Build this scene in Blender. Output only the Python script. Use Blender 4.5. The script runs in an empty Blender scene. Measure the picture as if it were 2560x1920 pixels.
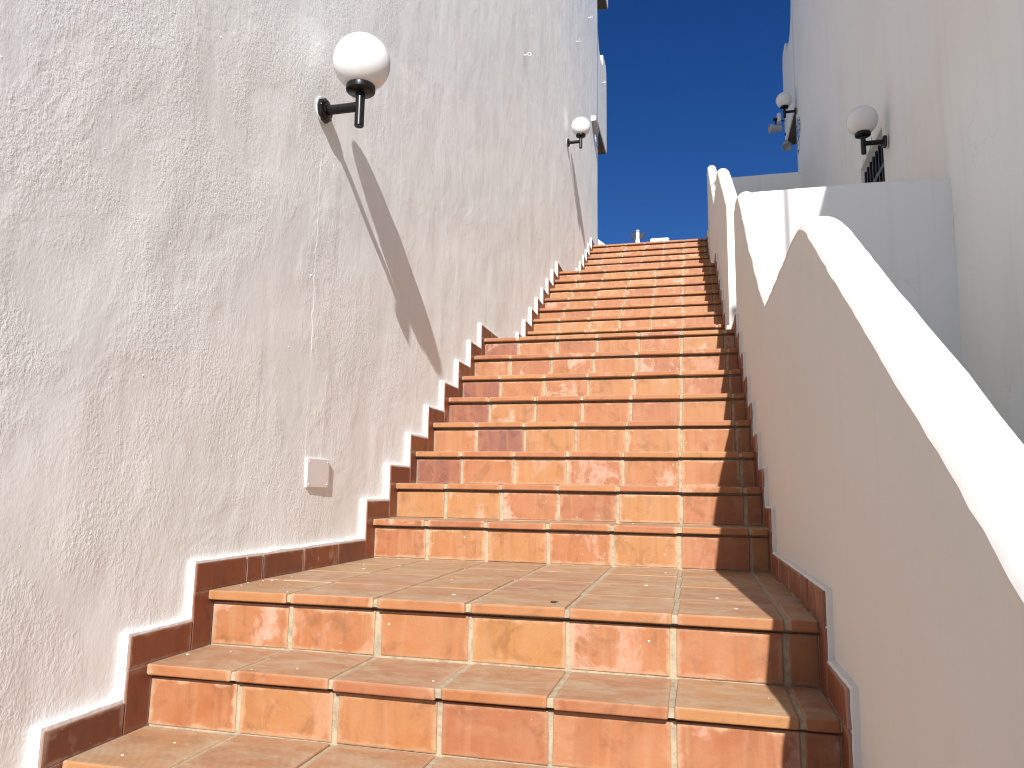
import bpy, bmesh, math, random
from mathutils import Vector, Matrix, noise
random.seed(7)
S = bpy.context.scene
COL = S.collection

# ------------------------------------------------------------------ camera
cam_d = bpy.data.cameras.new('camera')
cam_d.sensor_width = 36.0
cam_d.lens = 1880.56 / 2560 * 36.0
cam_d.clip_start = 0.05
cam_d.clip_end = 600
cam = bpy.data.objects.new('camera', cam_d)
COL.objects.link(cam)
yaw, pitch, roll = math.radians(-14.0804), math.radians(8.0508), math.radians(0.841)
fwd = Vector((math.sin(yaw)*math.cos(pitch), math.cos(yaw)*math.cos(pitch), math.sin(pitch)))
r0 = Vector((math.cos(yaw), -math.sin(yaw), 0)); u0 = r0.cross(fwd)
rt = math.cos(roll)*r0 + math.sin(roll)*u0
up = -math.sin(roll)*r0 + math.cos(roll)*u0
M = Matrix((rt, up, -fwd)).transposed().to_4x4()
M.translation = Vector((0, 0, 0.6062))
cam.matrix_world = M
S.camera = cam

# ------------------------------------------------------------------ sky, sun, exposure
SUN = Vector((0.153, -0.826, 0.545)).normalized()
world = bpy.data.worlds.new('World'); S.world = world; world.use_nodes = True
wn = world.node_tree; bg = wn.nodes['Background']
sky = wn.nodes.new('ShaderNodeTexSky'); sky.sky_type = 'NISHITA'; sky.sun_disc = False
sky.sun_elevation = math.asin(SUN.z)
sky.sun_rotation = math.atan2(SUN.x, SUN.y)
sky.altitude = 1500; sky.air_density = 1.0; sky.dust_density = 0.15; sky.ozone_density = 3.5
hs = wn.nodes.new('ShaderNodeHueSaturation'); hs.inputs['Saturation'].default_value = 1.30; hs.inputs['Hue'].default_value = 0.516   # deep, saturated blue of the photograph, whole sky alike
wn.links.new(sky.outputs[0], hs.inputs['Color']); wn.links.new(hs.outputs[0], bg.inputs[0]); bg.inputs[1].default_value = 0.052
sun_d = bpy.data.lights.new('sun', 'SUN'); sun_d.energy = 5.0; sun_d.angle = math.radians(0.53)
sun_d.color = (1.0, 0.982, 0.955)
sun = bpy.data.objects.new('sun', sun_d); COL.objects.link(sun)
sun.rotation_euler = SUN.to_track_quat('Z', 'Y').to_euler()
sun.location = (3, -12, 14)
vs = S.view_settings
vs.view_transform = 'Standard'; vs.look = 'None'; vs.gamma = 1; vs.use_curve_mapping = False
vs.exposure = 0.68
S.cycles.filter_width = 1.15
S.cycles.max_bounces = 7; S.cycles.diffuse_bounces = 6; S.cycles.glossy_bounces = 2; S.cycles.transmission_bounces = 0

# ------------------------------------------------------------------ measured layout
XL = lambda y: -1.3744 - 0.0043*y          # inner face of the left skirting
XR = lambda y: 0.2936 - 0.0145*y           # inner face of the right skirting
JX = lambda y: -0.0519 - 0.0103*y          # the tile joint that runs up all flights
PITCH = 0.265
XB = 1.405                                 # facade of the right building
_Y = [1.476,1.717,1.956,3.08,3.321,3.565,3.809,4.057,4.304,4.543,4.776, 5.848, 6.09,6.331,6.578,6.826,7.076,7.332,7.588, 8.702,8.957, 9.21,9.464,9.718,9.97,10.22]
_Z = [0,.154,.31,.474,.633,.794,.96,1.125,1.29,1.456,1.619, 1.781, 1.942,2.103,2.26,2.418,2.579,2.74,2.903, 3.070,3.236, 3.401,3.565,3.727,3.89,4.054]
for k in range(1, 7):
    _Y.insert(0, 1.476 - 0.241*k); _Z.insert(0, -0.158*k)
NY, NZ = _Y, _Z
NS = len(NY)
OVER = 0.025                               # nosing overhang
TT = 0.027                                 # tread tile thickness
FLOOR = NZ[0] - 0.158
PLAZA = NZ[-1]

# ------------------------------------------------------------------ helpers
def link(name, me, mat=None, parent=None):
    o = bpy.data.objects.new(name, me); COL.objects.link(o)
    if mat is not None and me is not None and len(me.materials) == 0: me.materials.append(mat)
    if parent is not None: o.parent = parent
    return o
def tag(o, label=None, cat=None, group=None, kind=None):
    if label: o['label'] = label
    if cat: o['category'] = cat
    if group: o['group'] = group
    if kind: o['kind'] = kind
    return o
def empty(name, loc=(0, 0, 0)):
    o = bpy.data.objects.new(name, None); o.empty_display_size = .1
    COL.objects.link(o); o.location = loc; return o
def mesh(name, verts, faces, smooth=False):
    me = bpy.data.meshes.new(name); me.from_pydata([tuple(v) for v in verts], [], faces); me.update()
    if smooth: me.polygons.foreach_set('use_smooth', [True]*len(me.polygons))
    return me
def bm_mesh(name, bm, smooth=False, fix=True):
    if fix: bmesh.ops.recalc_face_normals(bm, faces=bm.faces)
    me = bpy.data.meshes.new(name); bm.to_mesh(me); bm.free()
    if smooth: me.polygons.foreach_set('use_smooth', [True]*len(me.polygons))
    return me
def add_box(bm, x0, x1, y0, y1, z0, z1, bev=0, seg=2):
    r = bmesh.ops.create_cube(bm, size=1)
    for v in r['verts']:
        v.co = Vector(((x0+x1)/2 + v.co.x*(x1-x0), (y0+y1)/2 + v.co.y*(y1-y0), (z0+z1)/2 + v.co.z*(z1-z0)))
    if bev:
        es = list({e for v in r['verts'] for e in v.link_edges})
        bmesh.ops.bevel(bm, geom=es, offset=bev, segments=seg, affect='EDGES', profile=.5)
def add_cyl(bm, a, b, r, n=20, r2=None):
    a = Vector(a); b = Vector(b); d = b - a
    m = Matrix.Translation((a+b)/2) @ d.to_track_quat('Z', 'Y').to_matrix().to_4x4()
    return bmesh.ops.create_cone(bm, cap_ends=True, segments=n, radius1=r, radius2=r if r2 is None else r2, depth=d.length, matrix=m)
def lathe(bm, prof, axis_o, axis_d, n=40):
    """prof: list of (radius, height along the axis)"""
    q = Vector(axis_d).to_track_quat('Z', 'Y'); o = Vector(axis_o)
    rings = []
    for r, h in prof:
        if r < 1e-6: rings.append([bm.verts.new(o + q @ Vector((0, 0, h)))])
        else: rings.append([bm.verts.new(o + q @ Vector((r*math.cos(t*2*math.pi/n), r*math.sin(t*2*math.pi/n), h))) for t in range(n)])
    for A, B in zip(rings, rings[1:]):
        for t in range(n):
            a0, a1 = A[t % len(A)], A[(t+1) % len(A)]; b0, b1 = B[t % len(B)], B[(t+1) % len(B)]
            vs_ = []
            for v in (a0, a1, b1, b0):
                if v not in vs_: vs_.append(v)
            if len(vs_) > 2: bm.faces.new(vs_)
def smooth_by_angle(me, ang=.6):
    bm = bmesh.new(); bm.from_mesh(me)
    for f in bm.faces: f.smooth = True
    for e in bm.edges:
        if len(e.link_faces) == 2 and e.calc_face_angle(0) > ang: e.smooth = False
    bm.to_mesh(me); bm.free()
def rt_poly(bm, pts, r, n=8, closed=False):
    """tube along points"""
    pts = [Vector(p) for p in pts]; rings = []
    for i, p in enumerate(pts):
        a = pts[i-1] if (i > 0 or closed) else p
        b = pts[(i+1) % len(pts)] if (i < len(pts)-1 or closed) else p
        q = (b-a).to_track_quat('Z', 'Y')
        rings.append([bm.verts.new(p + q @ Vector((r*math.cos(t*2*math.pi/n), r*math.sin(t*2*math.pi/n), 0))) for t in range(n)])
    m = len(rings)
    for i in range(m if closed else m-1):
        A, B = rings[i], rings[(i+1) % m]
        for t in range(n): bm.faces.new((A[t], A[(t+1) % n], B[(t+1) % n], B[t]))
    if not closed:
        bm.faces.new(rings[0]); bm.faces.new(rings[-1][::-1])
def nz3(x, y, z, o=3):
    s = 0; a = 1
    for i in range(o):
        s += a*noise.noise(Vector((x, y, z))); x *= 2.03; y *= 2.03; z *= 2.03; a *= .5
    return s
def interp(x, xs, ys):
    if x <= xs[0]: return ys[0]
    for i in range(1, len(xs)):
        if x <= xs[i]:
            t = (x-xs[i-1])/(xs[i]-xs[i-1]); return ys[i-1]*(1-t)+ys[i]*t
    return ys[-1]
def sstep(a, b, x):
    t = min(1, max(0, (x-a)/(b-a))); return t*t*(3-2*t)

# ------------------------------------------------------------------ node materials
class N:
    def __init__(s, name):
        s.m = bpy.data.materials.new(name); s.m.use_nodes = True; s.t = s.m.node_tree
        s.bsdf = s.t.nodes['Principled BSDF']; s.b = s.bsdf.inputs
    def n(s, ty, **kw):
        x = s.t.nodes.new(ty)
        for k, v in kw.items(): setattr(x, k, v)
        return x
    def l(s, a, b): s.t.links.new(a, b)
    def put(s, sock, v):
        if v is None: return
        if hasattr(v, 'is_linked') or hasattr(v, 'links'): s.l(v, sock)
        else: sock.default_value = v
    def coord(s, k='Object'): return s.n('ShaderNodeTexCoord').outputs[k]
    def rnd(s): return s.n('ShaderNodeObjectInfo').outputs['Random']
    def mp(s, vec, sc=(1, 1, 1), loc=None):
        x = s.n('ShaderNodeMapping'); s.l(vec, x.inputs[0]); x.inputs['Scale'].default_value = sc
        if loc is not None: s.put(x.inputs['Location'], loc)
        return x.outputs[0]
    def noise(s, vec, scale=5, detail=4, rough=.5, dist=0, out=0):
        x = s.n('ShaderNodeTexNoise'); s.l(vec, x.inputs['Vector']); x.inputs['Scale'].default_value = scale
        x.inputs['Detail'].default_value = detail; x.inputs['Roughness'].default_value = rough; x.inputs['Distortion'].default_value = dist
        return x.outputs[out]
    def voro(s, vec, scale=5, feature='F1', out='Distance'):
        x = s.n('ShaderNodeTexVoronoi'); x.feature = feature; s.l(vec, x.inputs['Vector']); x.inputs['Scale'].default_value = scale
        return x.outputs[out]
    def math(s, op, a, b=None, c=None, clamp=False):
        x = s.n('ShaderNodeMath', operation=op, use_clamp=clamp)
        s.put(x.inputs[0], a); s.put(x.inputs[1], b); s.put(x.inputs[2], c)
        return x.outputs[0]
    def rng(s, v, a, b, c=0, d=1, smooth=True):
        x = s.n('ShaderNodeMapRange'); x.interpolation_type = 'SMOOTHSTEP' if smooth else 'LINEAR'
        s.put(x.inputs[0], v); x.inputs[1].default_value = a; x.inputs[2].default_value = b
        x.inputs[3].default_value = c; x.inputs[4].default_value = d
        return x.outputs[0]
    def mix(s, f, a, b, bt='MIX'):
        x = s.n('ShaderNodeMix', data_type='RGBA', blend_type=bt)
        s.put(x.inputs[0], f)
        for i, v in ((6, a), (7, b)):
            if isinstance(v, tuple): x.inputs[i].default_value = (*v[:3], 1)
            else: s.l(v, x.inputs[i])
        return x.outputs[2]
    def bump(s, h, strength=.5, dist=.01, nrm=None):
        x = s.n('ShaderNodeBump'); s.l(h, x.inputs['Height']); x.inputs['Strength'].default_value = strength
        x.inputs['Distance'].default_value = dist
        if nrm is not None: s.l(nrm, x.inputs['Normal'])
        return x.outputs[0]
    def sep(s, vec):
        x = s.n('ShaderNodeSeparateXYZ'); s.l(vec, x.inputs[0]); return x.outputs

def mat_plaster(name, base, dirt, relief=1.0, chase=False, dirt_amt=.5, grain=1.0):
    w = N(name); P = w.coord()
    big = w.noise(P, 1.4, 3, .55, .4)
    streak = w.noise(w.mp(P, (6, 6, .9)), 1.6, 3, .6, .6)
    c = w.mix(w.math('MULTIPLY', w.rng(big, .48, .74), dirt_amt), base, dirt)
    c = w.mix(w.math('MULTIPLY', w.rng(streak, .45, .8), dirt_amt*.6), c, tuple(x*.92 for x in base))
    # faint tints, vertical rain marks and a few hairline cracks
    tint = w.noise(w.mp(P, (1, 1, .8), (9, 4, 2)), .9, 2, .5, .3)
    c = w.mix(w.rng(tint, .35, .65, 0, .5), c, w.mix(1.0, c, (1.0, .985, .955), 'MULTIPLY'))
    rain = w.noise(w.mp(P, (9, 9, .35), (2, 7, 1)), 1.5, 3, .55, .2)
    c = w.mix(w.math('MULTIPLY', w.rng(rain, .56, .76), dirt_amt*.55), c, tuple(x*.86 for x in dirt))
    cw = w.n('ShaderNodeVectorMath', operation='MULTIPLY_ADD'); w.l(w.noise(P, 4, 3, .6, 0, 1), cw.inputs[0]); cw.inputs[1].default_value = (.35, .35, .35); w.l(P, cw.inputs[2])
    crk = w.voro(cw.outputs[0], .9, 'DISTANCE_TO_EDGE')
    crm = w.math('MULTIPLY', w.rng(crk, .0012, .0035, 1, 0), w.rng(w.noise(P, 1.1, 2), .56, .64))
    c = w.mix(w.math('MULTIPLY', crm, .22), c, (.33, .30, .27))
    w.l(c, w.b['Base Color']); w.b['Roughness'].default_value = .85; w.b['Specular IOR Level'].default_value = .25
    # relief: sandy grain in patches, short float strokes, soft hollows
    patch = w.noise(P, 3.1, 3, .6, .5)
    msk = w.rng(patch, .36, .66, .22, 1.0)
    g1 = w.noise(P, 100, 3, .72, .1)
    g2 = w.noise(w.mp(P, (1, 1.5, .8), (3, 9, 4)), 42, 3, .68, .25)
    low = w.noise(w.mp(P, (1, 1, .6)), 5.0, 2, .5, .3)
    h = w.math('MULTIPLY', w.math('MULTIPLY_ADD', g1, .0019*grain, w.math('MULTIPLY', g2, .0017*grain)), msk)
    st_ = w.noise(w.mp(P, (1, 1.2, .5), (1, 2, 3)), 13, 3, .6, .9)
    h = w.math('MULTIPLY_ADD', w.math('MULTIPLY', st_, w.rng(w.noise(P, 1.7, 1, .5), .45, .68, .15, 1)), .0013*grain, h)
    h = w.math('MULTIPLY_ADD', low, .0045, h)
    if chase:
        y = w.math('MULTIPLY_ADD', w.noise(P, 14, 3, .6), .035, w.sep(P)[1])
        z = w.sep(P)[2]
        b = w.math('MULTIPLY', w.rng(y, 2.526, 2.536), w.rng(y, 2.66, 2.72, 1, 0))
        b = w.math('MULTIPLY', b, w.math('MULTIPLY', w.rng(z, .60, .74), w.rng(z, 1.86, 1.92, 1, 0)))
        h = w.math('MULTIPLY_ADD', w.math('MULTIPLY', b, w.rng(w.noise(P, 6, 2), .40, .60, .25, 1)), .0016, h)
    w.l(w.bump(h, relief, 1.0), w.b['Normal'])
    return w.m

def mat_tile(name, cols, efflo=.5, dark_ink=.0, rough=.55, floor=False, spec=.4, vert=True, streaky=1.0, hi=(.36, .192, .097), rimc=(.43, .27, .165), rima=1.0, relief=.8, ax=None):
    w = N(name); r = w.rnd(); P0 = w.coord(); G = w.sep(w.coord('Generated'))
    off = w.n('ShaderNodeCombineXYZ'); 
    w.l(w.math('MULTIPLY', r, 37.0), off.inputs[0]); w.l(w.math('MULTIPLY', r, 91.0), off.inputs[1]); w.l(w.math('MULTIPLY', r, 53.0), off.inputs[2])
    P = w.mp(P0, (1, 1, 1), off.outputs[0])
    ramp = w.n('ShaderNodeValToRGB'); w.l(r, ramp.inputs[0]); ramp.color_ramp.interpolation = 'LINEAR'
    el = ramp.color_ramp.elements
    while len(el) < len(cols): el.new(.5)
    for e, (p, c) in zip(el, cols): e.position = p; e.color = (*c, 1)
    base = ramp.outputs[0]
    r2 = w.math('FRACT', w.math('MULTIPLY', r, 7.31)); r3 = w.math('FRACT', w.math('MULTIPLY', r, 13.7))
    cloud = w.noise(P, 9, 4, .6, .7)
    c = w.mix(w.rng(cloud, .35, .72, 0, .6), base, w.mix(.55, base, hi))
    sc = (30, 30, 2.5) if vert else (5, 26, 5)
    st = w.noise(w.mp(P, sc), 1.0, 3, .6, .4)
    c = w.mix(w.math('MULTIPLY', w.rng(st, .48, .68), .22*streaky), c, tuple(x*.58 for x in cols[0][1]))
    st2 = w.noise(w.mp(P, sc, (4, 4, 4)), .7, 3, .6, .6)
    c = w.mix(w.math('MULTIPLY', w.rng(st2, .52, .62), .28*streaky), c, hi)
    blot = w.noise(P, 13, 5, .7, .5)
    c = w.mix(w.math('MULTIPLY', w.rng(blot, .50, .70), .5), c, tuple(x*.5 for x in cols[0][1]))
    # distance to the tile's edge (0 at the edge)
    ax = ax or ((0, 2) if vert else (0, 1))
    ed = None
    for k in ax:
        e = w.math('MINIMUM', G[k], w.math('SUBTRACT', 1.0, G[k])) if k != 1 or ax == (1, 2) else w.math('SUBTRACT', 1.0, G[k])
        if k == 0 or (k == 1 and ax == (1, 2)): e = w.math('MULTIPLY', e, 1.8)
        ed = e if ed is None else w.math('MINIMUM', ed, e)
    edn = w.math('MULTIPLY_ADD', w.math('SUBTRACT', w.noise(P, 22, 4, .6), .5), .34, ed)
    rim = w.rng(edn, .0, .12, 1, 0)
    c = w.mix(w.math('MULTIPLY', rim, w.rng(r3, .1, .9, .25*rima, .85*rima)), c, rimc)
    # salt bloom
    bl = w.noise(w.mp(P, (1, 1, .8)), 8, 6, .68, .45)
    bl2 = w.math('MULTIPLY', w.rng(bl, .51, .59), w.rng(w.noise(P, 40, 4, .7), .3, .6, .35, 1))
    c = w.mix(w.math('MULTIPLY', w.math('MULTIPLY', bl2, w.rng(r2, 1-efflo, 1.0)), .75), c, (.48, .31, .235))
    # mortar smear and specks
    sp = w.rng(w.voro(P, 70), .02, .09, 1, 0)
    spm = w.math('MULTIPLY', sp, w.rng(w.noise(P, 11, 2), .60, .66))
    c = w.mix(spm, c, (.74, .58, .40))
    dk = w.rng(w.voro(w.mp(P, (1, 1, 1), (5, 5, 5)), 48), .015, .06, 1, 0)
    c = w.mix(w.math('MULTIPLY', dk, w.rng(w.noise(P, 9, 2), .60, .68)), c, (.09, .05, .03))
    if floor:
        du = w.noise(w.mp(P, (7, 13, 7)), 1.2, 5, .72, .5)
        nrm = w.n('ShaderNodeNewGeometry'); nz_ = w.sep(nrm.outputs['Normal'])[2]
        c = w.mix(w.math('MULTIPLY', w.rng(nz_, .5, .95), w.rng(du, .36, .70, .25, .85)), c, (.37, .28, .185))
    w.l(c, w.b['Base Color'])
    w.l(w.rng(cloud, .3, .7, rough-.1, rough+.15), w.b['Roughness']); w.b['Specular IOR Level'].default_value = spec
    h = w.math('MULTIPLY_ADD', w.noise(P, 130, 3, .6), .0006, w.math('MULTIPLY', blot, .0010))
    h = w.math('MULTIPLY_ADD', w.noise(P, 6, 2), .003, h)
    h = w.math('MULTIPLY_ADD', w.rng(edn, -.02, .05), .0012, h)
    if floor:
        gr = w.n('ShaderNodeTexWave'); gr.wave_type = 'BANDS'; gr.bands_direction = 'Y'; gr.inputs['Scale'].default_value = 55
        gr.inputs['Distortion'].default_value = 1.2; w.l(P, gr.inputs['Vector'])
        h = w.math('MULTIPLY_ADD', gr.outputs['Fac'], .00045, h)
    w.l(w.bump(h, relief, 1.0), w.b['Normal'])
    return w.m

def mat_simple(name, col, rough=.5, metal=0, spec=.5, nscale=0, ncol=None, bump=0, coat=0):
    w = N(name)
    if nscale:
        P = w.coord(); nn = w.noise(P, nscale, 5, .6, .5)
        w.l(w.mix(w.rng(nn, .4, .7), col, ncol or tuple(c*.8 for c in col)), w.b['Base Color'])
        if bump: w.l(w.bump(w.noise(P, nscale*3, 4, .6), .5, bump), w.b['Normal'])
    else: w.b['Base Color'].default_value = (*col, 1)
    w.b['Roughness'].default_value = rough; w.b['Metallic'].default_value = metal; w.b['Specular IOR Level'].default_value = spec
    if coat: w.b['Coat Weight'].default_value = coat
    return w.m

WHITE = (.80, .785, .765)
M_left = mat_plaster('left_plaster', (.825, .83, .82), (.71, .70, .675), 1.0, chase=True, dirt_amt=.45)
M_right = mat_plaster('smooth_plaster', (.79, .79, .775), (.72, .71, .69), .55, dirt_amt=.5, grain=.30)
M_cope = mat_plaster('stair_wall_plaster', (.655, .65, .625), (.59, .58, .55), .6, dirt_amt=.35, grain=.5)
M_white = mat_simple('white_paint', (.80, .79, .77), .7, nscale=18, ncol=(.68, .66, .63), bump=.004)
TC = [(0, (.31, .120, .042)), (.30, (.30, .104, .040)), (.55, (.33, .150, .050)), (.80, (.31, .115, .045)), (1, (.27, .092, .040))]
M_riser = mat_tile('riser_terracotta', TC, efflo=.75)
M_dark_riser = mat_tile('dark_terracotta', [(0, (.185, .062, .045)), (.5, (.22, .076, .042)), (1, (.18, .066, .05))], efflo=.4, hi=(.33, .14, .05), rimc=(.33, .2, .15))
M_tread = mat_tile('tread_terracotta', TC, efflo=.25, floor=True, vert=False, rough=.6, streaky=.35)
SC = [(0, (.19, .054, .024)), (.5, (.22, .062, .026)), (1, (.15, .052, .028))]
M_skirt = mat_tile('skirting_terracotta', SC, efflo=.25, rough=.42, spec=.35, streaky=.8, hi=(.17, .075, .05), rimc=(.36, .24, .19), rima=.8, relief=.3, ax=(1, 2))
M_grout = mat_simple('grout', (.37, .30, .20), .9, nscale=45, ncol=(.25, .20, .14), bump=.004)
M_black = mat_simple('black_metal', (.005, .005, .005), .32, spec=.3, nscale=120, ncol=(.010, .010, .010))
wm = N('black_glazed_plate'); _P = wm.coord()
wm.l(wm.mix(wm.rng(wm.noise(wm.mp(_P, (1, 1, .5)), 34, 3, .5, 2.5), .66, .69), (.005, .005, .005), (.35, .35, .35)), wm.b['Base Color'])
wm.b['Roughness'].default_value = .12; M_plate = wm.m
wg = N('opal_globe'); wg.b['Base Color'].default_value = (.82, .81, .79, 1); wg.b['Roughness'].default_value = .22
_P = wg.coord(); wg.l(wg.mix(wg.rng(wg.noise(_P, 9, 5, .6, 1), .5, .75, 0, .5), (.90, .89, .87), (.80, .78, .75)), wg.b['Base Color'])
tr = wg.n('ShaderNodeBsdfTranslucent'); tr.inputs[0].default_value = (.88, .86, .83, 1)
ms = wg.n('ShaderNodeMixShader'); ms.inputs[0].default_value = .16
wg.l(wg.bsdf.outputs[0], ms.inputs[1]); wg.l(tr.outputs[0], ms.inputs[2])
wg.l(ms.outputs[0], wg.t.nodes['Material Output'].inputs['Surface'])
M_globe = wg.m
M_brass = mat_simple('gasket', (.45, .27, .12), .5)
M_plastic = mat_simple('white_plastic', (.74, .72, .70), .4, nscale=3, ncol=(.70, .68, .66))
M_grey = mat_simple('grey_paint', (.36, .36, .35), .5)
M_shutter = mat_simple('grey_shutter', (.30, .29, .27), .7, nscale=6, ncol=(.26, .25, .23))
M_ground = mat_simple('pale_paving', (.30, .27, .24), .9, nscale=3, ncol=(.24, .21, .19), bump=.01)
M_court = mat_simple('courtyard_paving', (.46, .45, .44), .9, nscale=5, ncol=(.38, .37, .36), bump=.01)
M_speck = mat_simple('plaster_speck', (.80, .74, .64), .9)
M_dark = mat_simple('dark_debris', (.02, .015, .012), .7)
wp = N('glazed_plaque'); _P = wp.coord()
cc = wp.mix(wp.rng(wp.noise(_P, 22, 2, .5, 1.5), .47, .52), (.70, .74, .70), (.03, .17, .16))
cc = wp.mix(wp.rng(wp.noise(wp.mp(_P, (1, 1, 1), (4, 2, 7)), 19, 2, .5, 1), .58, .62), cc, (.02, .04, .30))
wp.l(cc, wp.b['Base Color']); wp.b['Roughness'].default_value = .2; M_plaque = wp.m

# ================================================================== SETTING
g = link('ground', mesh('ground', [(-250, -250, FLOOR), (250, -250, FLOOR), (250, 250, FLOOR), (-250, 250, FLOOR)], [(0, 1, 2, 3)]), M_ground)
tag(g, 'pale paved ground at the foot of the stairs', kind='structure')
bm = bmesh.new(); add_box(bm, -30, 30, 10.56, 60, FLOOR-.2, PLAZA-.002)
pl = link('upper_plaza', bm_mesh('upper_plaza', bm), M_ground); tag(pl, 'paved plaza beyond the top step', kind='structure')
bm = bmesh.new()
add_box(bm, .39, XB+.4, -1.2, 4.50, FLOOR-.1, .20); add_box(bm, .33, XB+.4, 4.55, 10.30, FLOOR-.1, 1.615)
ct = link('side_terrace', bm_mesh('side_terrace', bm), M_court); tag(ct, 'paved terraces between the stair wall and the right building', kind='structure')

# ================================================================== STAIRCASE
stair = empty('tiled_staircase', (-.55, NY[0], FLOOR))
tag(stair, 'long outdoor staircase tiled in orange terracotta rising between two white walls', 'staircase')
SP = stair.location.copy()
def sub(name, me, mat, loc=(0, 0, 0), parent=stair):
    o = link(name, me, mat, parent); o.location = Vector(loc) - SP; return o
# mortar core: stepped body whose faces sit just behind the tiles (what shows in the joints)
G_ = .0036
prof = []
for k in range(NS):
    zlo = FLOOR if k == 0 else NZ[k-1]
    prof += [(NY[k]+OVER+G_, zlo-G_), (NY[k]+OVER+G_, NZ[k]-TT-.009), (NY[k]+OVER+.016, NZ[k]-TT-.008), (NY[k]+OVER+.016, NZ[k]-TT+G_), (NY[k]+G_+.001, NZ[k]-TT+G_), (NY[k]+G_+.001, NZ[k]-G_-.003), (NY[k]+G_+.004, NZ[k]-G_)]
prof.append((10.60, NZ[-1]-G_))
vv = []; ff = []
for (y, z) in prof: vv += [(XL(y)-.02, y, z), (XR(y)+.02, y, z)]
for i in range(len(prof)-1): ff.append((2*i, 2*i+1, 2*i+3, 2*i+2))
sub('grout_bed', mesh('grout_bed', vv, ff), M_grout)

_cache = {}
def tile_me(kind, w, d, h, bev, seg, mat):
    """tile centred on x, front at y=0, bottom at z=0"""
    var = random.randrange(3); key = (kind, round(w*250)/250 if abs(w-.25) > .006 else .25, round(d, 3), round(h, 3), var, seg)
    if key in _cache: return _cache[key]
    W = key[1] if abs(w-.25) <= .006 else w
    bm = bmesh.new(); add_box(bm, -W/2, W/2, 0, d, 0, h)
    rr = random.Random(hash(key[1:5]) & 0xffff)
    for v in bm.verts:
        v.co += Vector((rr.uniform(-.0016, .0016), rr.uniform(-.0006, .0006), rr.uniform(-.0008, .0008)))
    bmesh.ops.bevel(bm, geom=bm.edges[:], offset=bev, segments=seg, affect='EDGES', profile=.55)
    if kind == 'tread':   # softer front arris
        pass
    me = bm_mesh(kind, bm); me.materials.append(mat); _cache[key] = me
    return me
def spans(y, j=.003):
    a, b = XL(y), XR(y); xs = [a]
    m = -7
    while m < 4:
        x = JX(y) + m*PITCH + random.uniform(-j, j)
        if a+.03 < x < b-.03: xs.append(x)
        m += 1
    xs.append(b); out = []
    for i in range(len(xs)-1):
        g0 = random.uniform(.0045, .0075) if i > 0 else .0015
        g1 = random.uniform(.0045, .0075) if i < len(xs)-2 else .0015
        out.append((xs[i]+g0, xs[i+1]-g1))
    return out
DARK = {(5, -5), (7, -5), (8, -5), (10, -5), (6, -4)}      # (riser, tile column) of the purplish, overburnt tiles
for k in range(NS):
    y0, z0 = NY[k], NZ[k]; near = 4 <= k <= 12; seg = 2 if near else 1
    zl = FLOOR if k == 0 else NZ[k-1]
    # riser tiles
    for (a, b) in spans(y0):
        h = (z0 - TT) - zl - .010
        ti = round((a - JX(y0))/PITCH)
        dark = (k-6, ti) in DARK
        me = tile_me('riser_dark' if dark else 'riser', b-a, .012, h, .0028, seg, M_dark_riser if dark else M_riser)
        o = sub('riser_tile', me, M_riser, ((a+b)/2, y0+OVER+random.uniform(-.0012, .0012), zl+.002))
        o.rotation_euler = (random.uniform(-.006, .006), random.uniform(-.003, .003), random.uniform(-.004, .004))
    # tread tiles with the projecting nosing
    nxt = NY[k+1] if k < NS-1 else 10.52
    run = nxt - y0
    d = run + OVER - .004 if run < .4 else .275
    for (a, b) in spans(y0):
        me = tile_me('tread', b-a, d, TT, .0052, seg+ (1 if near else 0), M_tread)
        o = sub('tread_tile', me, M_tread, ((a+b)/2, y0+random.uniform(-.0032, .0032), z0-TT+random.uniform(-.0008, .0022)))
        o.rotation_euler = (random.uniform(-.002, .002), random.uniform(-.005, .005), random.uniform(-.006, .006))
    if run > .4:      # landing: further rows up to the next riser
        ya = y0 + .281; yb = nxt + OVER; n = 3; p = (yb-ya)/n
        for r_ in range(n):
            for (a, b) in spans(ya + r_*p):
                me = tile_me('landing', b-a, p-.006, .02, .0028, 1, M_tread)
                o = sub('landing_tile', me, M_tread, ((a+b)/2, ya+r_*p, z0-.020+random.uniform(-.0008, .0008)))
                o.rotation_euler = (0, random.uniform(-.002, .002), random.uniform(-.004, .004))

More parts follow.
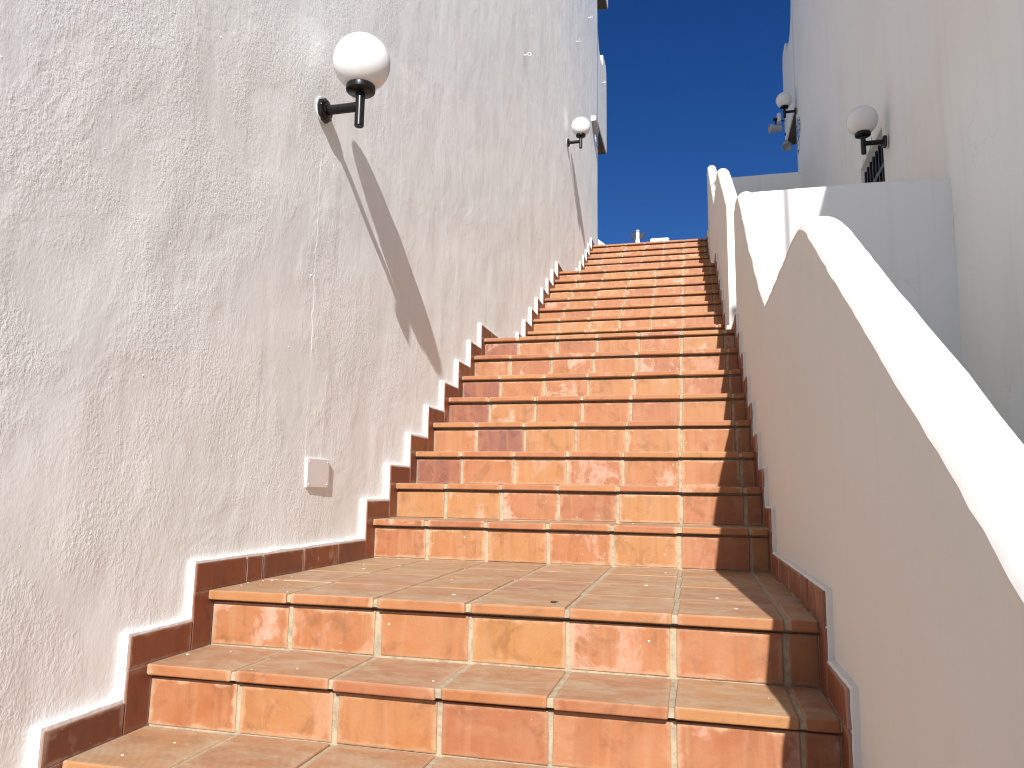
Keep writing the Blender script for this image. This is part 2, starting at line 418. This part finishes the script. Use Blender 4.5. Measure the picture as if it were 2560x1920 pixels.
# stepped skirting on both walls: white painted mortar backing with brown tiles on it
SKH = .081; SKW = .062
def skirting(side):
    X = XL if side < 0 else XR
    inn = 1 if side < 0 else -1        # direction towards the stairs
    e = .008 if side < 0 else .002
    top = []
    for k in range(NS):
        zl = (FLOOR if k == 0 else NZ[k-1])
        top += [(NY[k]-SKW-e, zl+SKH+e), (NY[k]-SKW-e, NZ[k]+SKH+e)]
    top.append((10.50, NZ[-1]+SKH+e))
    # resample with a hand-made wobble
    pts = []
    for (a, b) in zip(top, top[1:]):
        L = math.dist(a, b); n = max(1, int(L/.035))
        for i in range(n):
            t = i/n; y = a[0]+(b[0]-a[0])*t; z = a[1]+(b[1]-a[1])*t
            q = .0035*nz3(y*14, z*14, side*5, 2) if i > 0 else 0
            pts.append((y + (q if a[0] == b[0] else 0), z + (q if a[0] != b[0] else 0)))
    pts.append(top[-1])
    V = []; F = []
    for (y, z) in pts:
        xf = X(y) - inn*(.0035 + .0012*nz3(y*20, z*20, 3, 1)); xb = X(y) - inn*.040
        V += [(xf - inn*.004, y+ (0), z), (xf, y+.004 if True else y, z-.004), (xb, y, z), (xf, y, z-.40)]
    n = len(pts)
    for i in range(n-1):
        a = 4*i; b = a+4
        F += [(a, b, b+1, a+1), (a+2, b+2, b, a), (a+1, b+1, b+3, a+3)]
    sub('skirting_mortar', mesh('skirting_mortar', V, F), M_white if side < 0 else M_cope)
    for k in range(NS):
        zl = FLOOR if k == 0 else NZ[k-1]
        y = NY[k]
        def piece(ya, yb, za, zb):
            yb -= .0035; zb -= .003
            bm = bmesh.new(); add_box(bm, -.006, .006, -(yb-ya)/2, (yb-ya)/2, -(zb-za)/2, (zb-za)/2)
            for v in bm.verts: v.co.y += random.uniform(-.001, .001); v.co.z += random.uniform(-.001, .001)
            bmesh.ops.bevel(bm, geom=bm.edges[:], offset=.0018, segments=1, affect='EDGES')
            me = bm_mesh('skirting', bm)
            ym = (ya+yb)/2
            o = sub('skirting_tile', me, M_skirt, (X(ym)-inn*(.006-random.uniform(0, .001)), ym, (za+zb)/2))
        piece(y-SKW, y+OVER, zl, NZ[k])
        ye = (NY[k+1]-SKW if k < NS-1 else 10.45)
        ys = y-SKW
        if ye-ys > .5:
            cuts = [ys, ys+.245, ys+.338]
            while cuts[-1]+.30 < ye: cuts.append(cuts[-1]+.265)
            cuts.append(ye)
            for a, b in zip(cuts, cuts[1:]): piece(a+(.0025 if a > ys else 0), b-.0025, NZ[k], NZ[k]+SKH)
        else: piece(ys, ye, NZ[k], NZ[k]+SKH)
skirting(-1); skirting(1)

# plaster drips, crumbs and a dead insect on the steps
bm = bmesh.new(); rr = random.Random(3)
for i in range(70):
    k = rr.choice([4, 5, 6, 7, 8, 8, 9, 10, 11, 12]); y = NY[k] + rr.uniform(.02, .2 if k != 8 else 1.0)
    x = XL(y) + (rr.random()**2.2)*1.55 + .01; s = rr.uniform(.0012, .0045)
    m = Matrix.Translation((x, y, NZ[k]+.0008)) @ Matrix.Diagonal((s*rr.uniform(.7, 2), s, s*.35, 1))
    bmesh.ops.create_icosphere(bm, subdivisions=1, radius=1, matrix=m)
for i in range(26):
    k = rr.choice([8, 9, 10, 11, 12]); x = rr.uniform(XL(2)+.05, .0); z = NZ[k]-TT-rr.uniform(.02, .12); s = rr.uniform(.0012, .0035)
    bmesh.ops.create_icosphere(bm, subdivisions=1, radius=1, matrix=Matrix.Translation((x, NY[k]+OVER, z)) @ Matrix.Diagonal((s, s*.3, s, 1)))
me = bm_mesh('specks', bm, True)
o = sub('plaster_specks', me, M_speck); o['kind'] = 'stuff'
bug = empty('dead_insect', (-.387, 2.03, .311)); tag(bug, 'tiny black dead insect lying on the front of the lower landing', 'insect')
bm = bmesh.new(); bmesh.ops.create_icosphere(bm, subdivisions=2, radius=1, matrix=Matrix.Translation((0, 0, .003)) @ Matrix.Diagonal((.008, .004, .003, 1)))
link('body', bm_mesh('body', bm, True), M_dark, bug)
bm = bmesh.new(); bmesh.ops.create_icosphere(bm, subdivisions=1, radius=1, matrix=Matrix.Translation((.007, .005, .004)) @ Matrix.Rotation(.6, 4, 'Z') @ Matrix.Diagonal((.008, .003, .001, 1)))
link('wing', bm_mesh('wing', bm, True), M_dark, bug)

# ================================================================== STAIR WALLS (right of the steps)
CT = .100
def stair_wall(name, ys, zs, x_off, label, y_round0=True, low=None):
    Y0_, Y1_ = ys[0], ys[-1]; R = CT/2
    st = []; y = Y0_
    while y < Y1_-1e-6: st.append(y); y += .035
    st.append(Y1_)
    def zc(y):   # smoothed polyline
        s = 0; n = 0
        w_ = .09
        for i in range(-4, 5):
            yy = min(max(y+i*w_/4, Y0_), Y1_); s += interp(yy, ys, zs); n += 1
        a = s/n; raw = interp(y, ys, zs)
        return a if a < raw else raw + (a-raw)*.25    # peaks are round, valleys stay sharp
    V = []; F = []; NP = 22
    sec = []
    for y in st:
        z = zc(y); dz = (zc(min(y+.03, Y1_)) - zc(max(y-.03, Y0_)))/(min(y+.03, Y1_)-max(y-.03, Y0_))
        vr = R*math.sqrt(1+dz*dz)
        x0 = XR(y)+x_off
        ov = .0035 + .0022*nz3(y*16, 2, 7, 2); lo = .010+.008*nz3(y*19, 5, 1, 3)
        row = [(x0, y, -1.6), (x0, y, z-1.2), (x0, y, z-.5), (x0, y, z-.22), (x0, y, z-.03), (x0+.0005, y, z-.004-lo*.5)]
        for i in range(0, 13):
            A0 = math.radians(27); a = math.pi - A0 - (math.pi-2*A0)*i/12.; ra = (R+ov)/math.cos(A0); row.append((x0+R+ra*math.cos(a), y, z+(vr/R)*ra*(math.sin(a)-math.sin(A0))))
        row += [(x0+CT, y, z-.08), (x0+CT, y, z-.5), (x0+CT, y, z-1.2), (x0+CT, y, -1.6)]
        out = []
        for i, (px, py, pz) in enumerate(row):
            d = .0020*nz3(px*3+7, py*3.5, pz*3.5, 3)
            dd = .0022*nz3(px*9, py*11, pz*11, 2) if 4 < i < 19 else 0
            c = Vector((x0+R, py, min(pz, z))); nv = Vector((px, py, pz)) - c
            nv.y = 0
            nv = nv.normalized() if nv.length > 1e-5 else Vector((0, 0, 1))
            q = Vector((px, py, pz)) + nv*(d+dd)
            out.append(tuple(q))
        V += out; sec.append(len(out))
    m = sec[0]
    for s in range(len(st)-1):
        for i in range(m-1):
            a = s*m+i; F.append((a, a+1, a+m+1, a+m))
    F.append(tuple(range(m))[::-1]); F.append(tuple(range((len(st)-1)*m, len(st)*m)))
    me = mesh(name, V, F)
    me.polygons.foreach_set('use_smooth', [len(p.vertices) == 4 for p in me.polygons]); smooth_by_angle(me, .35)
    root = empty(name, (XR(Y0_)+x_off+R, Y0_, interp(Y0_, ys, zs)-1.0))
    w_ = link('wall', me, M_cope, root); w_.location = -root.location
    tag(root, label, 'wall')
    return root
stair_wall('lower_stair_wall',
           [-1.2, 2.10, 2.22, 3.14, 3.363, 3.788, 4.46, 4.55, 4.886],
           [-.826, 1.333, 1.352, 1.356, 1.50, 1.812, 2.352, 2.388, 2.398], .020,
           'long white plastered stair wall with rounded coping, nearest on the right of the steps')
stair_wall('upper_stair_wall',
           [5.80, 5.91, 6.41, 7.14, 7.26, 8.128, 8.704, 9.9, 10.02, 10.30],
           [2.81, 2.877, 3.204, 3.672, 3.712, 3.715, 4.10, 4.915, 4.975, 4.98], .026,
           'far white stair wall with rounded coping, beyond the gap at the second landing')

# ================================================================== BUILDINGS
def facade(name, ys, zs, xf, back, side, mat, parent, holes=(), reveal=.14):
    """grid facade in the plane x = xf(y, z), closed to a solid towards x = back; holes = (y0,y1,z0,z1)"""
    idx = {}; V = []; F = []
    for i, y in enumerate(ys):
        for j, z in enumerate(zs):
            idx[i, j] = len(V); V.append((xf(y, z), y, z))
    used = {}
    def hole(i, j):
        cy = (ys[i]+ys[i+1])/2; cz = (zs[j]+zs[j+1])/2
        return any(h[0] < cy < h[1] and h[2] < cz < h[3] for h in holes)
    for i in range(len(ys)-1):
        for j in range(len(zs)-1):
            if hole(i, j): continue
            q = (idx[i, j], idx[i+1, j], idx[i+1, j+1], idx[i, j+1])
            F.append(q if side > 0 else q[::-1])
    ec = {}
    for f in F:
        for a, b in zip(f, f[1:]+f[:1]): ec[(a, b)] = 1
    bd = [(a, b) for (a, b) in ec if (b, a) not in ec]
    bk = {}
    def bv(a, inner):
        if (a, inner) not in bk:
            v = V[a]; bk[a, inner] = len(V); V.append((v[0]-side*reveal if inner else back, v[1], v[2]))
        return bk[a, inner]
    ymin, ymax, zmin, zmax = ys[0], ys[-1], zs[0], zs[-1]
    for a, b in bd:
        va, vb = V[a], V[b]
        outer = (va[1] == vb[1] and va[1] in (ymin, ymax)) or (va[2] == vb[2] and va[2] in (zmin, zmax))
        F.append((b, a, bv(a, not outer), bv(b, not outer)))
    me = mesh(name, V, F)
    me.polygons.foreach_set('use_smooth', [i < (len(F)-len(bd)) for i in range(len(F))])
    return link(name, me, mat, parent)
def rngf(a, b, s):
    n = max(1, round((b-a)/s)); return [a+(b-a)*i/n for i in range(n)]
# ---- left house
LW = lambda y: XL(y) - .027
left = empty('left_white_house', (-3.2, 4, FLOOR))
tag(left, 'tall white rough-plastered house filling the left side, shadows of globe lamps on it', 'building')
def xf_left(y, z):
    d = .0050*nz3(y*1.1, z*1.3, 2.2, 3) + .0022*nz3(y*3.1, z*3.3, 9.2, 2)
    return LW(y) + max(-.016, min(.016, d))
ysl = rngf(-2.2, .6, .2) + rngf(.6, 4.6, .03) + rngf(4.6, 11.03, .07) + [11.03]
zsl = rngf(FLOOR-.05, 3.2, .035) + rngf(3.2, 10.6, .09) + [10.6]
f_ = facade('wall', ysl, zsl, xf_left, -5.2, 1, M_left, left); f_.location = -left.location
def boxpart(name, parent, dims, mat, bev=.02, seg=3):
    bm = bmesh.new(); add_box(bm, *dims, bev, seg)
    o = link(name, bm_mesh(name, bm), mat, parent); o.location = -parent.location; return o
def balcony_profile(name, parent, x_in, x_out, prof, mat):
    bm = bmesh.new()
    A = [bm.verts.new((x_out, y, z)) for y, z in prof]; B = [bm.verts.new((x_in, y, z)) for y, z in prof]
    bm.faces.new(A); bm.faces.new(B[::-1])
    for i in range(len(A)): bm.faces.new((A[i], B[i], B[(i+1) % len(A)], A[(i+1) % len(A)]))
    bmesh.ops.recalc_face_normals(bm, faces=bm.faces)
    bmesh.ops.bevel(bm, geom=[e for e in bm.edges if e.calc_face_angle(0) > .5], offset=.012, segments=2, affect='EDGES')
    o = link(name, bm_mesh(name, bm), mat, parent); o.location = -parent.location; return o
def arc(y0, z0, y1, z1, n=6):   # quarter-ish sweep, concave
    return [(y0+(y1-y0)*(1-math.cos(t*math.pi/2/n)), z0+(z1-z0)*math.sin(t*math.pi/2/n)) for t in range(n+1)]
bx = LW(11.6)
balcony_profile('balcony', left, bx-1.4, bx, [(11.02, 6.335), (12.22, 6.335), (12.22, 7.45), (12.20, 7.80), (12.12, 7.90), (11.78, 7.90), (11.70, 7.84), (11.66, 7.66), (11.45, 7.62), (11.25, 7.66), (11.10, 7.85), (11.02, 8.15)], M_right)
balcony_profile('upper_balcony', left, bx-1.4, bx, [(11.02, 9.22), (12.50, 9.22), (12.50, 10.5), (11.02, 10.5)], M_right)
M_soffit = mat_simple('brown_soffit', (.115, .08, .058), .8, nscale=9, ncol=(.09, .065, .05))
boxpart('soffit', left, (bx-1.38, bx-.012, 11.04, 12.19, 6.322, 6.333), M_soffit, .003, 1)
boxpart('upper_soffit', left, (bx-1.38, bx-.012, 11.04, 12.47, 9.207, 9.218), M_soffit, .003, 1)
# plaster nubs standing out of the left wall
bm = bmesh.new(); rr = random.Random(21)
for i in range(420):
    y = .7 + 7.2*rr.random()**1.7; z = rr.uniform(-.5, 1)*1.3 + y*.42; s = rr.uniform(.0009, .0024)*(1.7 if rr.random() < .06 else 1)
    if nz3(y*1.3, z*1.3, 4, 2) < -.12: continue
    if z < interp(y, NY, NZ)+.2: continue
    x = xf_left(y, z)
    mt = Matrix.Translation((x, y, z)) @ Matrix.Rotation(rr.uniform(-.6, .6), 4, 'X') @ Matrix.Diagonal((s*.42, s*rr.uniform(.8, 1.5), s*rr.uniform(.9, 2.0), 1))
    bmesh.ops.create_icosphere(bm, subdivisions=1, radius=1, matrix=mt)
o = link('plaster_nubs', bm_mesh('nubs', bm, True), M_left, left); o.location = -left.location; o['kind'] = 'stuff'

# ---- right house
right = empty('right_white_house', (3.2, 5, FLOOR))
tag(right, 'tall smooth white house in shade on the right with barred window and globe lamps', 'building')
WY0, WY1, WZ0, WZ1 = 5.962, 6.755, 2.45, 3.412
def xf_right(y, z):
    m = 1.0
    if WY0-.12 < y < WY1+.12 and WZ0-.12 < z < WZ1+.12: m = 0
    d = .010*nz3(y*.9+3, z*.8, 5, 2)*m
    d += -.022*(1-sstep(4.44, 4.62, y))                 # nearer part stands a little proud
    d += -.012*math.exp(-((y-5.62)/.13)**2)*sstep(2.6, 3.3, z)*m
    return XB + d
ysr = rngf(2.6, 4.2, .1) + rngf(4.2, WY0, .04) + rngf(WY0, WY1, .08) + rngf(WY1, 10.62, .09) + [10.62]
zsr = rngf(FLOOR-.05, WZ0, .09) + rngf(WZ0, WZ1, .06) + rngf(WZ1, 8.46, .1) + [8.46]
f_ = facade('wall', ysr, zsr, xf_right, 5.2, -1, M_right, right, holes=[(WY0, WY1, WZ0, WZ1)], reveal=.16); f_.location = -right.location
ys2 = rngf(-2.2, 2.598, .15) + [2.598]; zs2 = rngf(FLOOR-.05, 4.70, .15) + [4.70]
f_ = facade('low_wing', ys2, zs2, xf_right, 5.2, -1, M_right, right); f_.location = -right.location
balcony_profile('balcony', right, XB+1.4, XB-.004, [(10.62, 6.06), (11.92, 6.06), (11.92, 7.35), (11.86, 7.50), (11.78, 7.56), (11.52, 7.56), (11.44, 7.46), (11.38, 7.33), (11.15, 7.28), (10.90, 7.33), (10.74, 7.50), (10.62, 7.9)], M_right)
boxpart('soffit', right, (XB+.01, XB+1.38, 10.63, 11.89, 6.047, 6.058), M_soffit, .003, 1)
# window
win = boxpart('window', right, (XB+.10, XB+.13, WY0-.03, WY1+.03, WZ0-.03, WZ1+.03), M_shutter, .002, 1)
bm = bmesh.new(); add_box(bm, XB+.085, XB+.10, WY0+.38, WY0+.42, WZ0, WZ1, .003, 1); add_box(bm, XB+.085, XB+.10, WY0, WY1, WZ1-.05, WZ1, .003, 1)
o = link('frame', bm_mesh('frame', bm), M_grey, win)
bm = bmesh.new(); add_box(bm, XB+.005, XB+.035, WY0, WY1, 3.105, 3.145, .003, 1)
link('grille_rail', bm_mesh('rail', bm), M_black, win)
bar_me = None
for i, y in enumerate([6.574, 6.47, 6.37, 6.264, 6.162, 6.06, 6.67]):
    if bar_me is None:
        bm = bmesh.new(); add_box(bm, -.011, .011, -.011, .011, 0, .84, .003, 1); bmesh.ops.create_icosphere(bm, subdivisions=1, radius=.013, matrix=Matrix.Translation((0, 0, .845))); bar_me = bm_mesh('bar', bm); bar_me.materials.append(M_black)
    o = link('grille_bar', bar_me, None, win); o.location = (XB+.02, y, 2.50)

# ---- terrace cross walls
def cross_wall(name, x0, x1, y0, th, ztop, zbot, label):
    nx = int((x1-x0)/.05); V = []; F = []
    prof_ = [(0, zbot), (0, ztop-.6), (0, ztop-.2), (0, ztop-.03), (.006, ztop-.012), (.02, ztop), (th-.02, ztop), (th-.006, ztop-.012), (th, ztop-.03), (th, zbot)]
    m = len(prof_)
    for i in range(nx+1):
        x = x0+(x1-x0)*i/nx
        for j, (dy, z) in enumerate(prof_):
            V.append((x, y0+dy+.004*nz3(x*3, z*3, y0, 2), z + (.005*nz3(x*2.5, 3, y0, 3) if j > 2 else 0)))
    for i in range(nx):
        for j in range(m-1):
            a = i*m+j; F.append((a, a+m, a+m+1, a+1))
    F.append(tuple(range(m))); F.append(tuple(range(nx*m, nx*m+m))[::-1])
    me = mesh(name, V, F); me.polygons.foreach_set('use_smooth', [len(p.vertices) == 4 for p in me.polygons])
    o = link(name, me, M_right); tag(o, label, 'wall'); return o
cross_wall('terrace_wall', .335, XB+.12, 4.481, .12, 2.392, .15, 'low white cross wall, partly sunlit, between the stair wall and the right house, nearer of two')
cross_wall('terrace_wall', .255, XB+.12, 10.30, .12, 4.935, 1.55, 'shaded white cross wall at the top of the terrace, farther of two')

# ================================================================== GLOBE LAMPS
def globe_lamp(base, inn, label, zg=.175):
    """base: point on the wall; inn: +1 lamp reaches towards +x, -1 towards -x"""
    t = empty('globe_wall_lamp', base); tag(t, label, 'wall lamp', 'globe lamps on the house walls')
    return t
def lamp_parts():
    P = {}
    bm = bmesh.new(); lathe(bm, [(0, .001), (.052, .001), (.054, .003), (.053, .005), (0, .005)], (0, 0, 0), (1, 0, 0), 40); P['paint_ring'] = (bm_mesh('paint_ring', bm), M_white)
    bm = bmesh.new(); lathe(bm, [(0, .004), (.047, .004), (.0485, .008), (.048, .018), (.044, .023), (.036, .026), (.03, .030), (0, .030)], (0, 0, 0), (1, 0, 0), 10)
    P['wall_plate'] = (bm_mesh('wall_plate', bm), M_plate)
    bm = bmesh.new(); add_cyl(bm, (.024, 0, .0), (.160, 0, .0), .0185, 24); P['arm'] = (bm_mesh('arm', bm, True), M_black)
    bm = bmesh.new(); lathe(bm, [(0, -.082), (.016, -.082), (.0182, -.079), (.0182, .06), (0, .06)], (.160, 0, 0), (0, 0, 1), 28); P['stem'] = (bm_mesh('stem', bm), M_black)
    bm = bmesh.new(); lathe(bm, [(0, .052), (.020, .052), (.028, .056), (.050, .058), (.0555, .062), (.0565, .068), (.0565, .080), (.053, .084), (0, .082)], (.160, 0, 0), (0, 0, 1), 40); P['cup'] = (bm_mesh('cup', bm), M_black)
    bm = bmesh.new(); lathe(bm, [(.045, .083), (.0545, .0845), (.0545, .088), (.045, .088)], (.160, 0, 0), (0, 0, 1), 40); P['gasket'] = (bm_mesh('gasket', bm), M_brass)
    bm = bmesh.new(); bmesh.ops.create_uvsphere(bm, u_segments=48, v_segments=32, radius=.1105, matrix=Matrix.Translation((.160, 0, .181))); P['globe'] = (bm_mesh('globe', bm, True), M_globe)
    for me, mt in P.values(): me.materials.append(mt)
    return P
LP = lamp_parts()
for k_ in ('stem', 'cup', 'arm', 'gasket', 'paint_ring'): smooth_by_angle(LP[k_][0])
def put_lamp(x, y, z, inn, label, tilt=0):
    t = globe_lamp((x, y, z), inn, label)
    for nm, (me, mt) in LP.items(): link(nm, me, None, t)
    t.rotation_euler = (0, 0, 0 if inn > 0 else math.pi)
    return t
put_lamp(LW(2.502)+.002, 2.502, 2.067, 1, 'large nearest white globe lamp on the left wall, casting a long shadow')
put_lamp(LW(8.197)+.002, 8.197, 4.633, 1, 'smaller farther white globe lamp on the left wall near the sky')
l3 = put_lamp(XB-.018, 5.772, 3.206, -1, 'globe lamp in shade beside the barred window on the right house')
l4 = put_lamp(XB-.004, 10.50, 5.902, -1, 'small far globe lamp at the sky edge of the right house')
bm = bmesh.new(); rt_poly(bm, [(.10, .01, -.0), (.108, .02, .03), (.112, .02, .06), (.105, .01, .09)], .0018, 6)
link('cable', bm_mesh('cable', bm, True), M_black, l3)
bm = bmesh.new(); rt_poly(bm, [(.10, .02, -.005), (.12, .025, -.05), (.13, .02, -.09), (.148, .01, -.10)], .0018, 6)
link('cable', bm_mesh('cable', bm, True), M_black, l3)

# ================================================================== SMALL THINGS ON THE LEFT WALL
# cover plate of a junction box
jb = empty('junction_box_cover', (LW(2.6), 2.6, .66)); tag(jb, 'square off-white cover plate with four screws low on the left wall', 'cover plate')
bm = bmesh.new(); add_box(bm, -.01, .0115, -.083, .085, -.054, .054, .0022, 2); link('plate', bm_mesh('plate', bm), M_plastic, jb)
sm = None
for sy in (-.070, .070):
    for sz in (-.042, .042):
        if sm is None:
            bm = bmesh.new(); lathe(bm, [(0, .0018), (.002, .0016), (.0028, .0006), (.0028, 0)], (0, 0, 0), (1, 0, 0), 12); sm = bm_mesh('screw', bm, True); sm.materials.append(M_plastic)
        o = link('screw', sm, None, jb); o.location = (.0115, sy, sz)
# eye hooks
bm = bmesh.new(); add_cyl(bm, (-.01, 0, 0), (.030, 0, .004), .0035, 8); lathe(bm, [(0, 0), (.008, 0), (.008, .004), (0, .005)], (.0, 0, 0), (1, 0, 0), 10); hk1 = bm_mesh('shank', bm, True)
bm = bmesh.new(); rt_poly(bm, [(.0445+.0145*math.cos(a*math.pi/8), .006*math.cos(a*math.pi/8), .007+.0145*math.sin(a*math.pi/8)) for a in range(16)], .0024, 6, True); hk2 = bm_mesh('ring', bm, True)
bm = bmesh.new(); rt_poly(bm, [(.0445+.0045*math.cos(a*math.pi/8), .0145*math.cos(a*math.pi/8), .007+.0145*math.sin(a*math.pi/8)) for a in range(16)], .0024, 6, True); hk3 = bm_mesh('ring', bm, True)
for me in (hk1, hk2, hk3): me.materials.append(M_white)
for i, (y, z, lb) in enumerate([(5.956, 4.382, 'white ring hook with long thin shadow, lowest and nearest on the left wall'),
                                (8.861, 6.319, 'white hook seen edge-on like a short bar, between two ring hooks on the left wall'),
                                (9.951, 7.371, 'white ring hook highest up near the top of the left wall'),
                                (11.645, 7.321, 'white ring hook on the left balcony side, at the sky edge')]):
    t = empty('eye_hook', (LW(y)+.002, y, z)); tag(t, lb, 'hook', 'eye hooks on the left wall')
    a = link('shank', hk1, None, t); b = link('ring', hk3 if i == 1 else hk2, None, t)
    
# slanting white light box and painted plaque near the wall's far end
fb = empty('wall_floodlight', (LW(10.3), 10.3, 6.0)); tag(fb, 'small white slanted light fitting high on the left wall behind the far globe', 'light fitting')
bm = bmesh.new(); add_box(bm, -.01, .070, 0, .30, -.030, .045, .012, 2)
bmesh.ops.rotate(bm, verts=bm.verts, cent=(0, 0, 0), matrix=Matrix.Rotation(-.30, 3, 'X')); link('housing', bm_mesh('housing', bm), M_grey, fb)  # white fitting coloured grey here: the underside's shade is put into the colour
bm = bmesh.new(); add_box(bm, -.01, .058, -.012, .0, -.035, .042, .004, 1); link('cover', bm_mesh('cover', bm), M_white, fb)  # white slab paints the sunlit front face of the fitting
lp = empty('ceramic_plaque', (LW(10.87), 10.87, 5.94)); tag(lp, 'blue-green painted plaque at the far end of the left wall', 'plaque')
bm = bmesh.new(); lathe(bm, [(0, .012), (.10, .012), (.115, .006), (.115, 0)], (0, 0, 0), (1, 0, 0), 24); link('plate', bm_mesh('plate', bm), M_plaque, lp)
# plaques and floodlights at the far end of the right house
for (y, z, r, lb) in [(10.40, 5.60, .15, 'round blue and green plaque under the far lamp of the right house, larger'), (10.50, 5.37, .10, 'smaller greenish plaque below the round one on the right house')]:
    t = empty('ceramic_plaque', (XB-.002, y, z)); tag(t, lb, 'plaque')
    bm = bmesh.new(); lathe(bm, [(0, -.014), (r*.9, -.014), (r, -.007), (r, 0)], (0, 0, 0), (1, 0, 0), 24); link('plate', bm_mesh('plate', bm), M_plaque, t)
def flood(loc, aim, s, lb):
    t = empty('spotlight', loc); tag(t, lb, 'spotlight')
    a = Vector(aim).normalized()
    bm = bmesh.new(); lathe(bm, [(0, -.07*s), (.022*s, -.07*s), (.034*s, -.05*s), (.040*s, 0), (.052*s, .05*s), (.055*s, .075*s), (.048*s, .078*s), (.044*s, .066*s), (0, .062*s)], (0, 0, 0), a, 20)
    link('housing', bm_mesh('housing', bm, False), M_grey2, t)
    bm = bmesh.new(); add_cyl(bm, (0, 0, 0), (.0, 0, .11*s), .009*s, 8); add_cyl(bm, (0, 0, .10*s), (0, 0, .12*s), .03*s, 14); link('bracket', bm_mesh('bracket', bm), M_black, t)
M_grey2 = mat_simple('light_grey_metal', (.42, .42, .41), .5)
flood((XB-.14, 11.86, 6.33), (-1, -.15, -.05), 1.35, 'grey spotlight pointing left on the edge of the right balcony')
flood((XB+.02, 11.80, 6.04), (-.2, -.5, -.8), 1.35, 'grey spotlight hanging below the right balcony, pointing down')
cb = empty('security_light', (XB-.09, 11.88, 6.50)); tag(cb, 'pale rounded box light standing out left of the right balcony', 'light fitting')
bm = bmesh.new(); add_box(bm, -.03, .03, -.06, .06, -.075, .075, .018, 2); link('housing', bm_mesh('housing', bm), M_plastic, cb)
bm = bmesh.new(); add_cyl(bm, (.025, 0, -.03), (.10, .0, -.06), .012, 8); link('bracket', bm_mesh('bracket', bm), M_black, cb)

# ================================================================== BEYOND THE TOP STEP
po = empty('spotlight_post', (-1.0, 13.0, PLAZA)); tag(po, 'white post with a grey cap and two black spread spotlights beyond the top step', 'lamp post')
bm = bmesh.new(); add_cyl(bm, (0, 0, 0), (0, 0, 1.12), .032, 20); link('post', bm_mesh('post', bm, True), M_white, po); smooth_by_angle(po.children[0].data)
bm = bmesh.new(); add_box(bm, -.036, .036, -.036, .036, .0, .985, .006, 2); link('sleeve', bm_mesh('sleeve', bm), mat_simple('cream_sleeve', (.66, .62, .52), .6), po)
bm = bmesh.new(); lathe(bm, [(.030, 1.118), (.034, 1.12), (.034, 1.155), (.026, 1.165), (0, 1.165)], (0, 0, 0), (0, 0, 1), 20); link('cap', bm_mesh('cap', bm, True), M_grey, po)
for sx in (-1, 1):
    bm = bmesh.new()
    V = [(.03, 0, .985), (.06, 0, .97), (.105, 0, 1.03), (.145, 0, 1.145), (.080, 0, 1.10), (.035, 0, 1.075)]
    A = [bm.verts.new((sx*x, -.022, z)) for x, y, z in V]; B = [bm.verts.new((sx*x*.97, .022, z+.005)) for x, y, z in V]
    bm.faces.new(A); bm.faces.new(B[::-1])
    for i in range(6): bm.faces.new((A[i], B[i], B[(i+1) % 6], A[(i+1) % 6]))
    bmesh.ops.bevel(bm, geom=bm.edges[:], offset=.003, segments=1, affect='EDGES')
    sl = link('spotlight', bm_mesh('spotlight', bm), M_black, po)
    bm = bmesh.new(); add_cyl(bm, (sx*.03, 0, .97), (sx*.06, -.0, 1.01), .008, 8); link('bracket', bm_mesh('bracket', bm), M_black, sl)
bm = bmesh.new(); add_box(bm, -.785, -.455, 13.0, 13.35, PLAZA, 5.055, .03, 3)
o = link('white_pillar', bm_mesh('white_pillar', bm), M_right); tag(o, 'low white plastered block just showing above the top step', 'pillar')
prof_ = [(-2.7, PLAZA), (-1.555, PLAZA), (-1.555, 4.97), (-1.60, 5.015), (-1.68, 5.08), (-1.80, 5.17), (-1.95, 5.24), (-2.15, 5.28), (-2.7, 5.28)]
bm = bmesh.new(); A = [bm.verts.new((x, 13.0, z)) for x, z in prof_]; B = [bm.verts.new((x, 13.2, z)) for x, z in prof_]
bm.faces.new(A); bm.faces.new(B[::-1])
for i in range(len(A)): bm.faces.new((A[i], B[i], B[(i+1) % len(A)], A[(i+1) % len(A)]))
o = link('curved_parapet', bm_mesh('curved_parapet', bm), M_right); tag(o, 'white parapet with a curved sloping end beyond the stair top, at the left wall', 'wall')
# unseen pole added on the low wing's roof to cast a band on the terrace wall
bm = bmesh.new(); add_cyl(bm, (1.47, -.65, 4.70), (1.47, -.65, 6.2), .022, 12); add_cyl(bm, (1.47, -.65, 6.2), (1.47, -.65, 6.26), .04, 12)
o = link('shadow_pole', bm_mesh('shadow_pole', bm), M_grey, right); o.location = -right.location
